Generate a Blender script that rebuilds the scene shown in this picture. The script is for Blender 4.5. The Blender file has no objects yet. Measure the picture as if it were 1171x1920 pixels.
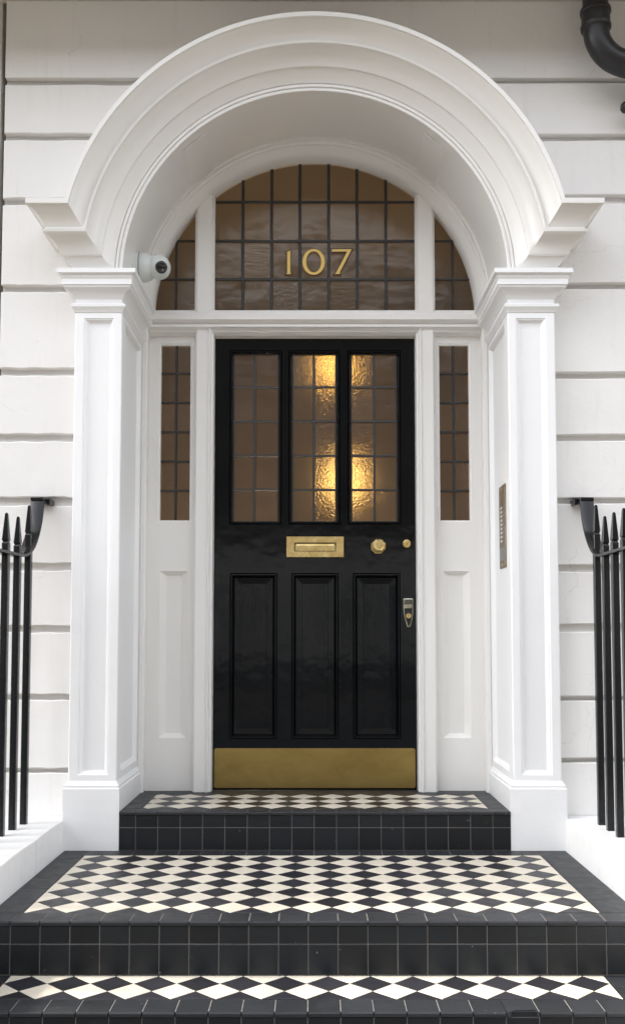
import bpy, bmesh, math, random
from mathutils import Vector, Matrix
random.seed(7)
C = bpy.context.scene
COL = C.collection
# ------------------------------------------------------------------ camera
EYE = 1.49
cam = bpy.data.cameras.new('camera'); co = bpy.data.objects.new('camera', cam); COL.objects.link(co)
co.location = (0, 0, EYE)
co.rotation_euler = (math.radians(90) + math.atan(120 / 1872.), 0, 0)
cam.sensor_fit = 'HORIZONTAL'; cam.sensor_width = 36.0
cam.lens = 1872. * 36 / 1171
cam.shift_x = -4.5 / 1171; cam.shift_y = 120. / 1171
cam.clip_start = 0.05; cam.clip_end = 500
C.camera = co
# ------------------------------------------------------------------ world and sun
SUN_EL, SUN_AZ = math.radians(49.5), math.radians(-90)      # sun stands to the left, along the street
world = bpy.data.worlds.new('World'); C.world = world; world.use_nodes = True
nt = world.node_tree; nt.nodes.clear()
sky = nt.nodes.new('ShaderNodeTexSky'); sky.sky_type = 'NISHITA'; sky.sun_disc = False
sky.sun_elevation = SUN_EL; sky.sun_rotation = math.radians(-90); sky.air_density = 1.0; sky.dust_density = 2.0; sky.ozone_density = 1.0
hs = nt.nodes.new('ShaderNodeHueSaturation'); hs.inputs['Saturation'].default_value = 0.2
bg = nt.nodes.new('ShaderNodeBackground'); bg.inputs['Strength'].default_value = 0.15
ow = nt.nodes.new('ShaderNodeOutputWorld')
nt.links.new(sky.outputs[0], hs.inputs['Color']); nt.links.new(hs.outputs[0], bg.inputs['Color']); nt.links.new(bg.outputs[0], ow.inputs['Surface'])
sun = bpy.data.lights.new('sun', 'SUN'); so = bpy.data.objects.new('sun', sun); COL.objects.link(so)
sun.energy = 1.1; sun.angle = math.radians(5); sun.color = (1.0, 0.90, 0.76)
sd = Vector((-math.cos(SUN_EL), 0.102 * math.sin(SUN_EL), math.sin(SUN_EL)))      # a little behind the house front
so.rotation_euler = sd.to_track_quat('Z', 'Y').to_euler(); so.location = (-6, 0, 9)
C.view_settings.view_transform = 'Standard'; C.view_settings.look = 'None'
C.view_settings.gamma = 1.0; C.view_settings.use_curve_mapping = False
C.view_settings.exposure = 2.36
C.render.engine = 'CYCLES'
C.cycles.use_denoising = True
C.cycles.max_bounces = 10; C.cycles.diffuse_bounces = 6; C.cycles.transmission_bounces = 8; C.cycles.glossy_bounces = 4
C.cycles.caustics_reflective = False; C.cycles.caustics_refractive = False
C.cycles.sample_clamp_indirect = 6.0

# ------------------------------------------------------------------ materials
def new_mat(name):
    m = bpy.data.materials.new(name); m.use_nodes = True
    n = m.node_tree.nodes; b = n['Principled BSDF']
    return m, m.node_tree, b
def noise(nt, scale, detail=4, rough=.55, vec=None, dist=0.0):
    t = nt.nodes.new('ShaderNodeTexNoise'); t.inputs['Scale'].default_value = scale
    t.inputs['Detail'].default_value = detail; t.inputs['Roughness'].default_value = rough; t.inputs['Distortion'].default_value = dist
    if vec: nt.links.new(vec, t.inputs['Vector'])
    return t.outputs['Fac']
def ramp(nt, fac, stops):
    r = nt.nodes.new('ShaderNodeValToRGB'); e = r.color_ramp.elements
    while len(e) < len(stops): e.new(0.5)
    for k, (p, c) in enumerate(stops):
        e[k].position = p; e[k].color = (c[0], c[1], c[2], 1) if isinstance(c, (tuple, list)) else (c, c, c, 1)
    nt.links.new(fac, r.inputs[0]); return r.outputs[0]
def mix(nt, a, b, fac, mode='MIX'):
    m = nt.nodes.new('ShaderNodeMix'); m.data_type = 'RGBA'; m.blend_type = mode
    for s, v in ((6, a), (7, b)):
        if isinstance(v, (tuple, list)): m.inputs[s].default_value = (*v[:3], 1)
        else: nt.links.new(v, m.inputs[s])
    if isinstance(fac, (int, float)): m.inputs[0].default_value = fac
    else: nt.links.new(fac, m.inputs[0])
    return m.outputs[2]
def mathn(nt, op, a, b=None):
    m = nt.nodes.new('ShaderNodeMath'); m.operation = op
    for k, v in enumerate((a, b)):
        if v is None: continue
        if isinstance(v, (int, float)): m.inputs[k].default_value = v
        else: nt.links.new(v, m.inputs[k])
    return m.outputs[0]
def bump(nt, b, parts):
    prev = None
    for h, s, d in parts:
        n = nt.nodes.new('ShaderNodeBump'); n.inputs['Strength'].default_value = s; n.inputs['Distance'].default_value = d
        nt.links.new(h, n.inputs['Height'])
        if prev: nt.links.new(prev, n.inputs['Normal'])
        prev = n.outputs[0]
    nt.links.new(prev, b.inputs['Normal'])
def pos(nt, scale=None):
    g = nt.nodes.new('ShaderNodeNewGeometry'); v = g.outputs['Position']
    if scale:
        mp = nt.nodes.new('ShaderNodeMapping'); mp.inputs['Scale'].default_value = scale
        nt.links.new(v, mp.inputs['Vector']); v = mp.outputs[0]
    return v
def objrand(nt):
    o = nt.nodes.new('ShaderNodeObjectInfo'); return o.outputs['Random']

def paint(name, col, rough, patch=.04, b1=.10, b2=.12, dirt=.0, s1=9, s2=150):
    m, t, b = new_mat(name); p = pos(t)
    n1 = noise(t, 1.6, 3, .5, p); n2 = noise(t, 14, 4, .6, p)
    lo = tuple(c * (1 - patch * 2.2) for c in col)
    c = mix(t, lo, col, ramp(t, n1, [(.3, 0.0), (.65, 1.0)]))
    c = mix(t, c, tuple(x * .93 for x in col), mathn(t, 'MULTIPLY', n2, .35))
    if dirt:
        # rain streaks and grime specks of their own shape
        st = noise(t, 3.0, 5, .7, pos(t, (9, 9, .9)))
        c = mix(t, c, (col[0] * .66, col[1] * .63, col[2] * .57), mathn(t, 'MULTIPLY', ramp(t, st, [(.56, 0.0), (.78, 1.0)]), dirt))
        sp = noise(t, 60, 3, .6, p)
        c = mix(t, c, (.33, .30, .26), mathn(t, 'MULTIPLY', ramp(t, sp, [(.70, 0.0), (.76, 1.0)]), dirt * 1.4))
    vo = t.nodes.new('ShaderNodeTexVoronoi'); vo.feature = 'DISTANCE_TO_EDGE'; vo.inputs['Scale'].default_value = 1.7
    dn = t.nodes.new('ShaderNodeTexNoise'); dn.inputs['Scale'].default_value = 5; dn.inputs['Detail'].default_value = 5; t.links.new(p, dn.inputs['Vector'])
    va = t.nodes.new('ShaderNodeVectorMath'); va.operation = 'MULTIPLY_ADD'; va.inputs[1].default_value = (.35, .35, .35)
    t.links.new(dn.outputs['Color'], va.inputs[0]); t.links.new(p, va.inputs[2]); t.links.new(va.outputs[0], vo.inputs['Vector'])
    crack = mathn(t, 'MULTIPLY', ramp(t, vo.outputs['Distance'], [(.0, 1.0), (.0035, 0.0)]), ramp(t, noise(t, 2.3, 2, .5, p), [(.52, 0.0), (.62, 1.0)]))
    c = mix(t, c, tuple(x * .55 for x in col), mathn(t, 'MULTIPLY', crack, .42 if dirt > .11 else .0))
    t.links.new(c, b.inputs['Base Color'])
    b.inputs['Roughness'].default_value = rough
    bump(t, b, [(noise(t, s1, 3, .5, p), b1, .02), (noise(t, s2, 2, .5, p), b2, .0012), (noise(t, 1.0, 3, .6, pos(t, (70, 70, 7))), .16, .0012)])
    return m
M = {}
M['stucco'] = paint('white_stucco', (.80, .785, .765), .55, .03, .20, .25, .22, 7, 90)
M['plinth'] = paint('worn_plinth_paint', (.76, .755, .745), .6, .05, .25, .3, .38, 9, 80)
M['pilaster'] = paint('white_masonry_paint', (.84, .84, .84), .42, .015, .16, .12, .08, 8, 120)
M['joinery'] = paint('white_gloss_paint', (.80, .785, .76), .3, .012, .03, .10, .0, 12, 160)
M['neighbour'] = paint('cream_stucco', (.60, .58, .53), .7, .05, .2, .3, .3)
M['opposite'] = paint('stock_brick', (.16, .13, .10), .8, .1, .1, .2, .2)
M['palestucco'] = paint('pale_terrace_stucco', (.62, .60, .56), .7, .05, .1, .2, .2)
M['hallceil'] = paint('hall_ceiling', (.29, .245, .18), .8, .02, .05, .1)
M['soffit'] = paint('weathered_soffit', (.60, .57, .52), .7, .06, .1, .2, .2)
M['hallwall'] = paint('tan_hall_plaster', (.40, .31, .205), .8, .02, .05, .1)
M['hallfloor'] = paint('hall_floor_boards', (.16, .10, .06), .5, .05, .05, .1)

def door_black():
    m, t, b = new_mat('black_gloss_paint')
    v = pos(t, (60, 60, 5)); g = noise(t, 1.6, 5, .62, v)
    p = pos(t); w = noise(t, 11, 2, .5, p); pat = noise(t, 3.2, 4, .6, p)
    t.links.new(mix(t, (.0010, .0018, .0026), (.003, .0045, .006), pat), b.inputs['Base Color'])
    t.links.new(ramp(t, pat, [(.3, .05), (.7, .12)]), b.inputs['Roughness'])
    b.inputs['Specular IOR Level'].default_value = .31
    b.inputs['Coat Weight'].default_value = .0
    bump(t, b, [(w, .06, .02), (g, .28, .0012), (noise(t, 260, 2, .5, p), .12, .0006)])
    return m
M['door'] = door_black()
def iron():
    m, t, b = new_mat('black_railing_paint'); p = pos(t)
    t.links.new(mix(t, (.003, .0035, .0045), (.008, .009, .010), noise(t, 20, 4, .6, p)), b.inputs['Base Color'])
    b.inputs['Roughness'].default_value = .20; b.inputs['Specular IOR Level'].default_value = .38
    bump(t, b, [(noise(t, 55, 3, .6, p), .16, .003)]); return m
M['iron'] = iron()
def brass(name, c0, c1, rough, sc=14, stretch=None):
    m, t, b = new_mat(name); p = pos(t, stretch)
    n = noise(t, sc, 5, .62, p, .6)
    t.links.new(mix(t, c0, c1, ramp(t, n, [(.36, 0.0), (.64, 1.0)])), b.inputs['Base Color'])
    b.inputs['Metallic'].default_value = 1.0
    t.links.new(ramp(t, n, [(.3, rough + .12), (.7, rough)]), b.inputs['Roughness'])
    bump(t, b, [(noise(t, 260, 3, .5, pos(t, (1, 1, .12))), .10, .0006)]); return m
M['brass'] = brass('polished_brass', (.66, .47, .18), (.90, .71, .34), .24, 22)
M['brassplate'] = brass('tarnished_brass', (.30, .21, .072), (.385, .28, .10), .31, 3.2, (1, 1, 2.4))
M['oldmetal'] = brass('worn_nickel', (.30, .28, .20), (.62, .60, .50), .35, 40)
M['bronze'] = brass('dull_bronze_plate', (.23, .18, .13), (.33, .27, .20), .42, 18)
def plain(name, col, rough=.5, metal=0, emit=None, power=0, coat=0):
    m, t, b = new_mat(name); p = pos(t)
    c = mix(t, tuple(x * .86 for x in col), col, noise(t, 30, 4, .6, p))
    t.links.new(c, b.inputs['Base Color']); b.inputs['Roughness'].default_value = rough; b.inputs['Metallic'].default_value = metal
    b.inputs['Coat Weight'].default_value = coat
    if emit: b.inputs['Emission Color'].default_value = (*emit, 1); b.inputs['Emission Strength'].default_value = power
    return m
M['lead'] = plain('lead_came', (.035, .034, .033), .45, .3)
M['leadlight'] = plain('grey_lead_came', (.06, .06, .06), .42, .4)
M['plastic'] = plain('white_camera_plastic', (.66, .69, .67), .38)
M['lens'] = plain('black_glass_lens', (.004, .004, .005), .05, 0, coat=.5)
M['pipe'] = plain('black_pipe_paint', (.012, .012, .014), .38)
M['darkseam'] = plain('dark_seam', (.02, .02, .02), .6)
M['gold'] = plain('gold_leaf', (.66, .45, .13), .38, .35)
M['goldedge'] = plain('dark_red_outline', (.035, .008, .006), .5)
M['button'] = plain('pale_call_button', (.72, .68, .60), .35)
M['grille'] = plain('grey_speaker_grille', (.25, .25, .25), .4, .6)
M['window'] = plain('dark_window_glass', (.02, .025, .03), .08)
M['asphalt'] = plain('asphalt', (.04, .04, .042), .85)
M['paving'] = plain('york_stone_paving', (.17, .15, .12), .8)
M['kerbstone'] = plain('granite_kerb', (.27, .27, .27), .7)
M['lampa'] = plain('hall_lamp_glow', (.9, .6, .25), .5, 0, (1.0, .55, .12), .72)
M['lampb'] = plain('wall_lamp_glow', (.9, .7, .4), .5, 0, (1.0, .60, .18), .74)
M['lampc'] = plain('pale_lamp_glow', (.9, .8, .6), .5, 0, (1.0, .86, .66), 3.4)
def glass(name, rough, b1, sc, tint, cell=0):
    m, t, b = new_mat(name)
    oi = t.nodes.new('ShaderNodeObjectInfo'); tc = t.nodes.new('ShaderNodeTexCoord')
    add = t.nodes.new('ShaderNodeVectorMath'); add.operation = 'ADD'
    t.links.new(tc.outputs['Object'], add.inputs[0]); t.links.new(oi.outputs['Location'], add.inputs[1])
    v = add.outputs[0]
    b.inputs['Transmission Weight'].default_value = 1.0; b.inputs['IOR'].default_value = 1.46
    t.links.new(mix(t, tuple(x * .82 for x in tint), tint, oi.outputs['Random']), b.inputs['Base Color'])
    mt = mix(t, tuple(x * .80 for x in tint), tint, oi.outputs['Random']); t.links.new(mix(t, mt, tuple(x * .86 for x in tint), ramp(t, noise(t, 6, 3, .6, v, 1.2), [(.42, 0.0), (.7, .8)])), b.inputs['Base Color'])
    b.inputs['Roughness'].default_value = rough
    if cell:
        vo = t.nodes.new('ShaderNodeTexVoronoi'); vo.feature = 'SMOOTH_F1'; vo.inputs['Scale'].default_value = sc
        nz = t.nodes.new('ShaderNodeTexNoise'); nz.inputs['Scale'].default_value = sc * .6
        sc2 = t.nodes.new('ShaderNodeVectorMath'); sc2.operation = 'SCALE'; sc2.inputs['Scale'].default_value = .012
        a2 = t.nodes.new('ShaderNodeVectorMath'); a2.operation = 'ADD'
        t.links.new(v, nz.inputs['Vector']); t.links.new(nz.outputs['Color'], sc2.inputs[0]); t.links.new(sc2.outputs[0], a2.inputs[0]); t.links.new(v, a2.inputs[1])
        t.links.new(a2.outputs[0], vo.inputs['Vector'])
        bump(t, b, [(vo.outputs['Distance'], b1, .004)])
    else:
        bump(t, b, [(noise(t, sc, 3, .6, v, .8), b1, .006), (noise(t, sc * .22, 2, .5, v), .25, .02)])
    return m
M['pane'] = glass('brown_muffle_glass', .22, .10, 45, (.84, .76, .60))
M['panerip'] = glass('rippled_muffle_glass', .17, .22, 90, (.86, .78, .63), 1)
M['paneside'] = glass('side_muffle_glass', .22, .15, 60, (.90, .86, .78))
M['panedoor'] = glass('grey_muffle_glass', .24, .10, 55, (.74, .70, .66))
M['hammered'] = glass('hammered_glass', .11, .34, 160, (.88, .80, .66), 1)
def tile(name, col, var, rough, chip=None):
    m, t, b = new_mat(name); p = pos(t); r = objrand(t)
    lo = tuple(c * (1 - var) for c in col); hi = tuple(c * (1 + var) for c in col)
    c = mix(t, lo, hi, r)
    c = mix(t, c, tuple(x * .8 for x in col), mathn(t, 'MULTIPLY', noise(t, 16, 5, .65, p), .5))
    if chip:
        sp = noise(t, 95, 2, .5, p)
        c = mix(t, c, chip, ramp(t, sp, [(.765, 0.0), (.785, 1.0)]))
    b.inputs['Specular IOR Level'].default_value = .36
    t.links.new(c, b.inputs['Base Color'])
    t.links.new(ramp(t, noise(t, 22, 4, .6, p), [(.3, rough), (.7, rough + .14)]), b.inputs['Roughness'])
    bump(t, b, [(noise(t, 6, 2, .5, p), .12, .006), (noise(t, 400, 2, .5, p), .15, .0004)])
    return m
M['white_tile'] = tile('cream_tile', (.60, .55, .455), .07, .38, (.25, .22, .18))
M['black_tile'] = tile('black_tile', (.020, .020, .025), .35, .34, (.16, .15, .14))
M['riser_tile'] = tile('black_riser_tile', (.0065, .0085, .011), .45, .36, (.22, .21, .19))
M['border_tile'] = tile('charcoal_border_tile', (.019, .021, .0245), .22, .40, (.36, .34, .31))
M['grout'] = plain('grey_grout', (.20, .19, .18), .9)
M['darkgrout'] = plain('dark_grout', (.10, .088, .08), .9)

# ------------------------------------------------------------------ mesh helpers
def tag(o, label=None, cat=None, group=None, kind=None):
    if label: o['label'] = label
    if cat: o['category'] = cat
    if group: o['group'] = group
    if kind: o['kind'] = kind
    return o
def empty(name, loc=(0, 0, 0), parent=None):
    o = bpy.data.objects.new(name, None); COL.objects.link(o); o.location = loc; o.empty_display_size = .1
    if parent: put(o, parent)
    return o
def put(o, parent):
    o.parent = parent
    o.matrix_parent_inverse = Matrix.Translation(-parent.location)   # so every location below stays in world metres
def link_mesh(name, me, parent=None, loc=None):
    o = bpy.data.objects.new(name, me); COL.objects.link(o)
    if loc is not None: o.location = loc
    if parent: put(o, parent)
    return o
def obj(name, bm, mat, parent=None, smooth=None, origin=None, recalc=True):
    bmesh.ops.remove_doubles(bm, verts=bm.verts, dist=1e-6)
    if recalc: bmesh.ops.recalc_face_normals(bm, faces=bm.faces)
    if origin is not None:
        bmesh.ops.translate(bm, verts=bm.verts, vec=-Vector(origin))
    me = bpy.data.meshes.new(name); 
    if smooth:
        for f in bm.faces: f.smooth = True
    bm.to_mesh(me); bm.free()
    if smooth: me.set_sharp_from_angle(angle=math.radians(smooth))
    me.materials.append(M[mat] if isinstance(mat, str) else mat)
    return link_mesh(name, me, parent, origin)
def NB(): return bmesh.new()
def quad(bm, *pts):
    return bm.faces.new([bm.verts.new(p) for p in pts])
def box(bm, x0, x1, y0, y1, z0, z1, ch=0.0):
    if ch <= 0:
        v = [bm.verts.new((x, y, z)) for x in (x0, x1) for y in (y0, y1) for z in (z0, z1)]
        for f in ((0, 1, 3, 2), (4, 6, 7, 5), (0, 4, 5, 1), (2, 3, 7, 6), (0, 2, 6, 4), (1, 5, 7, 3)): bm.faces.new([v[i] for i in f])
        return v
    b2 = bmesh.new(); box(b2, x0, x1, y0, y1, z0, z1)
    bmesh.ops.bevel(b2, geom=b2.edges[:], offset=ch, segments=1, affect='EDGES', profile=.5)
    append(bm, b2); return None
def append(bm, b2):
    m = {v: bm.verts.new(v.co) for v in b2.verts}
    for f in b2.faces: bm.faces.new([m[v] for v in f.verts])
    b2.free()
def prism(bm, poly, axis, a, b, ch=0.0):
    """poly: 2-D points; axis 'y' -> poly in (x, z) pushed from y=a (front) to b; 'z' -> poly in (x, y) from z=b up to a; 'x' -> poly in (y, z)."""
    def P(p, d):
        return {'y': (p[0], d, p[1]), 'z': (p[0], p[1], d), 'x': (d, p[0], p[1])}[axis]
    n = len(poly)
    if ch:
        cx = sum(p[0] for p in poly) / n; cy = sum(p[1] for p in poly) / n
        ins = inset_poly(poly, ch)
        s = 1 if b > a else -1
        rings = [[P(p, a) for p in ins], [P(p, a + s * ch) for p in poly], [P(p, b) for p in poly]]
    else:
        rings = [[P(p, a) for p in poly], [P(p, b) for p in poly]]
    vs = [[bm.verts.new(p) for p in r] for r in rings]
    bm.faces.new(vs[0]); bm.faces.new(list(reversed(vs[-1])))
    for r0, r1 in zip(vs, vs[1:]):
        for i in range(n): bm.faces.new([r0[i], r0[(i + 1) % n], r1[(i + 1) % n], r1[i]])
def inset_poly(poly, d):
    n = len(poly); area = sum(poly[i][0] * poly[(i + 1) % n][1] - poly[(i + 1) % n][0] * poly[i][1] for i in range(n))
    sg = 1 if area > 0 else -1; out = []
    for i in range(n):
        p0, p1, p2 = Vector(poly[i - 1]), Vector(poly[i]), Vector(poly[(i + 1) % n])
        e1 = (p1 - p0).normalized(); e2 = (p2 - p1).normalized()
        n1 = Vector((-e1.y, e1.x)) * sg; n2 = Vector((-e2.y, e2.x)) * sg
        k = (n1 + n2); den = 1 + n1.dot(n2)
        if den < .15: den = .15
        out.append(tuple(p1 + k * (d / den)))
    return out
def clip_poly(poly, clip):
    """Sutherland-Hodgman, clip convex and counter-clockwise"""
    out = list(poly)
    for i in range(len(clip)):
        a, b = clip[i], clip[(i + 1) % len(clip)]
        inp, out = out, []
        def side(p): return (b[0] - a[0]) * (p[1] - a[1]) - (b[1] - a[1]) * (p[0] - a[0])
        for j in range(len(inp)):
            p, q = inp[j - 1], inp[j]; sp, sq = side(p), side(q)
            if (sp >= 0) != (sq >= 0):
                t = sp / (sp - sq); out.append((p[0] + t * (q[0] - p[0]), p[1] + t * (q[1] - p[1])))
            if sq >= 0: out.append(q)
        if not out: return []
    res = []
    for p in out:
        if not res or (abs(p[0] - res[-1][0]) + abs(p[1] - res[-1][1])) > 1e-4: res.append(p)
    if len(res) > 1 and abs(res[0][0] - res[-1][0]) + abs(res[0][1] - res[-1][1]) < 1e-4: res.pop()
    return res if len(res) > 2 else []
def rect(x0, x1, y0, y1): return [(x0, y0), (x1, y0), (x1, y1), (x0, y1)]
def panel_face(bm, fn, u0, u1, v0, v1, holes):
    """face u0..u1 x v0..v1 with rectangular holes (a, b, c, d, rings, fill); rings = (inset_u, inset_v, depth)"""
    us = sorted({u0, u1, *[h[0] for h in holes], *[h[1] for h in holes]}); vs = sorted({v0, v1, *[h[2] for h in holes], *[h[3] for h in holes]})
    for a, b in zip(us, us[1:]):
        for c, d in zip(vs, vs[1:]):
            mu, mv = (a + b) / 2, (c + d) / 2
            if any(h[0] < mu < h[1] and h[2] < mv < h[3] for h in holes): continue
            quad(bm, fn(a, c, 0), fn(b, c, 0), fn(b, d, 0), fn(a, d, 0))
    for a, b, c, d, rings, fill in holes:
        prev = [(a, c, 0), (b, c, 0), (b, d, 0), (a, d, 0)]
        for iu, iv, dp in rings:
            cur = [(a + iu, c + iv, dp), (b - iu, c + iv, dp), (b - iu, d - iv, dp), (a + iu, d - iv, dp)]
            for i in range(4):
                quad(bm, fn(*prev[i]), fn(*prev[(i + 1) % 4]), fn(*cur[(i + 1) % 4]), fn(*cur[i]))
            prev = cur
        if fill: quad(bm, *[fn(*p) for p in prev])
def sweep(bm, prof, path, side, closed_prof=False):
    """prof [(offset, z)], path [(x, y)] in plan; offset pushes to `side` of the path (mitred)"""
    n = len(path); rows = []
    dirs = [(Vector(path[i + 1]) - Vector(path[i])).normalized() for i in range(n - 1)]
    for i in range(n):
        d1 = dirs[max(i - 1, 0)]; d2 = dirs[min(i, n - 2)]
        n1 = Vector((d1.y, -d1.x)) * side; n2 = Vector((d2.y, -d2.x)) * side
        k = (n1 + n2) / (1 + n1.dot(n2))
        rows.append([bm.verts.new((path[i][0] + k.x * o, path[i][1] + k.y * o, z)) for o, z in prof])
    for r0, r1 in zip(rows, rows[1:]):
        m = len(prof)
        for j in range(m if closed_prof else m - 1):
            bm.faces.new([r0[j], r0[(j + 1) % m], r1[(j + 1) % m], r1[j]])
def arc_sweep(bm, prof, cz, a0=0.0, a1=math.pi, n=72, cx=0.0):
    rows = []
    for i in range(n + 1):
        a = a0 + (a1 - a0) * i / n
        rows.append([bm.verts.new((cx + r * math.cos(a), y, cz + r * math.sin(a))) for r, y in prof])
    for r0, r1 in zip(rows, rows[1:]):
        for j in range(len(prof) - 1): bm.faces.new([r0[j], r0[j + 1], r1[j + 1], r1[j]])
def lathe(bm, prof, org, axis, n=24, up=None):
    """prof [(radius, distance along axis)]"""
    ax = Vector(axis).normalized(); t = Vector((0, 0, 1)) if abs(ax.z) < .9 else Vector((1, 0, 0))
    u = ax.cross(t).normalized(); w = ax.cross(u).normalized(); O = Vector(org); rows = []
    for r, d in prof:
        rows.append([bm.verts.new(O + ax * d + (u * math.cos(2 * math.pi * (k + .5) / n) + w * math.sin(2 * math.pi * (k + .5) / n)) * r) for k in range(n)])
    for r0, r1 in zip(rows, rows[1:]):
        for k in range(n): bm.faces.new([r0[k], r0[(k + 1) % n], r1[(k + 1) % n], r1[k]])
    if prof[0][0] > 1e-5: bm.faces.new(rows[0])
    if prof[-1][0] > 1e-5: bm.faces.new(rows[-1])
def tube(bm, pts, r, n=20):
    rows = []; pts = [Vector(p) for p in pts]; u = None
    for i, p in enumerate(pts):
        d = (pts[min(i + 1, len(pts) - 1)] - pts[max(i - 1, 0)]).normalized()
        if u is None: u = d.cross(Vector((0, 1, 0))).normalized()
        u = (u - d * u.dot(d)).normalized(); w = d.cross(u)
        rr = r[i] if isinstance(r, (list, tuple)) else r
        rows.append([bm.verts.new(p + (u * math.cos(2 * math.pi * k / n) + w * math.sin(2 * math.pi * k / n)) * rr) for k in range(n)])
    for r0, r1 in zip(rows, rows[1:]):
        for k in range(n): bm.faces.new([r0[k], r0[(k + 1) % n], r1[(k + 1) % n], r1[k]])
    bm.faces.new(rows[0]); bm.faces.new(rows[-1])

# ------------------------------------------------------------------ key dimensions (metres, eye at the origin in plan)
WALL, PIL, BASE, DOOR, FAN = 4.18, 4.11, 4.09, 4.67, 4.64
Z_LOW, Z_LAND, Z_TOP = .480, .641, .796
XI, XO = .808, 1.005
CZ, RI = 3.012, .81

# ------------------------------------------------------------------ setting: ground, road, pavement, far side
bm = NB(); quad(bm, (-200, -200, -.14), (200, -200, -.14), (200, 200, -.14), (-200, 200, -.14)); tag(obj('ground', bm, 'asphalt'), kind='structure')
bm = NB(); quad(bm, (-60, -13.6, -.12), (60, -13.6, -.12), (60, -1.2, -.12), (-60, -1.2, -.12)); tag(obj('road', bm, 'asphalt'), kind='structure')
bm = NB(); box(bm, -60, 60, -1.05, 4.6, -.13, 0); tag(obj('pavement', bm, 'paving'), kind='structure')
bm = NB(); box(bm, -60, 60, -18.0, -13.75, -.13, 0); tag(obj('far_pavement', bm, 'paving'), kind='structure')
for y in (-1.2, -13.75):
    bm = NB(); box(bm, -60, 60, y + (.003 if y > -5 else .003), y + .147, -.125, .002, .008); tag(obj('kerb', bm, 'kerbstone'), kind='structure')

# ------------------------------------------------------------------ the house
house = tag(empty('townhouse', (0, 4.18, 0)), 'white stucco townhouse front with arched porch and glossy black door numbered 107', 'house')
bm = NB()     # backing of the wall: butts the porch opening on both sides and over the arch
BK = WALL + .034
arc = [(1.0 * math.cos(a), CZ + 1.0 * math.sin(a)) for a in [math.pi * k / 24 for k in range(25)]]
for s in (-1, 1):
    half = [p for p in arc if s * p[0] >= -1e-9]
    half = sorted(half, key=lambda p: p[1])
    xe = -1.343 if s < 0 else 6.5
    poly = [(s * .985, 0)] + [(s * max(abs(p[0]), 0), p[1]) for p in half] + [(0, 12.4), (xe, 12.4), (xe, 0)]
    prism(bm, poly, 'y', BK, BK + .3)
wall = obj('wall', bm, 'stucco', house)
rng = random.Random(3)
def arcx(z):
    d = z - CZ
    return XO - .03 if d <= 0 else (math.sqrt(max(.935 ** 2 - d * d, 0)))
def block(s, xe, z0, z1):
    """one rendered course; hand-run edges wander by a millimetre or two"""
    n = 14
    def rowpts(z, sgn):
        xi = arcx(z); out = []
        ph = rng.random() * 6
        for k in range(n + 1):
            x = xi + (xe - xi) * k / n
            out.append((s * x, z + sgn * (.0014 * math.sin(k * 1.3 + ph) + rng.uniform(-.0009, .0009))))
        return out
    top = rowpts(z1, 1); bot = rowpts(z0, 1)
    inner = []
    if z1 > CZ:
        m = 8
        inner = [(s * arcx(z0 + (z1 - z0) * k / m), z0 + (z1 - z0) * k / m) for k in range(m - 1, 0, -1)]
    poly = bot + top[::-1] + inner
    b = NB(); dep = WALL + rng.uniform(-.0012, .0012)
    prism(b, poly, 'y', dep, BK - .002, .0035)
    obj('stucco_block', b, 'stucco', wall, smooth=30)
GL = [(4.268, None), (3.924, 3.893), (3.675, 3.645), (3.387, 3.357), (3.005, 2.975), (2.644, 2.612), (2.361, 2.328), (2.091, 2.055), (1.812, 1.780), (1.550, 1.521), (1.264, 1.240), (.958, .939), (.30, .27)]
GR = [(4.268, None), (3.924, 3.900), (3.673, 3.645), (3.401, 3.364), (3.015, 2.989), (2.628, 2.600), (2.358, 2.330), (2.089, 2.064), (1.807, 1.776), (1.555, 1.523), (1.255, 1.237), (1.000, .983), (.30, .27)]
for s, G_, xe in ((-1, GL, 1.341), (1, GR, 3.4)):
    top = 4.268
    for a, b_ in G_[1:]:
        if a > CZ + .9:      # the course over the crown of the arch
            b = NB(); dep = WALL + .0006 * s
            prism(b, [(0, a), (s * xe, a), (s * xe, top), (0, top)] if s > 0 else [(0, a), (0, top), (s * xe, top), (s * xe, a)], 'y', dep, BK - .002)
            obj('stucco_block', b, 'stucco', wall)
        else: block(s, xe, a, top)
        top = b_
    block(s, xe, .02, top)
bm = NB(); box(bm, -9, 6, 3.62, 4.203, 4.27, 4.40, .006); box(bm, -9, 6, 3.58, 3.617, 4.30, 4.36, .004)
obj('balcony', bm, 'soffit', house)

# neighbouring house beyond the joint on the left
nb = NB(); box(nb, -6, -1.362, 4.19, 4.5, 0, 12.4)
tag(obj('neighbouring_house', nb, 'neighbour'), 'strip of greyish cream wall of the house next door at the far left edge', 'house')

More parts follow.
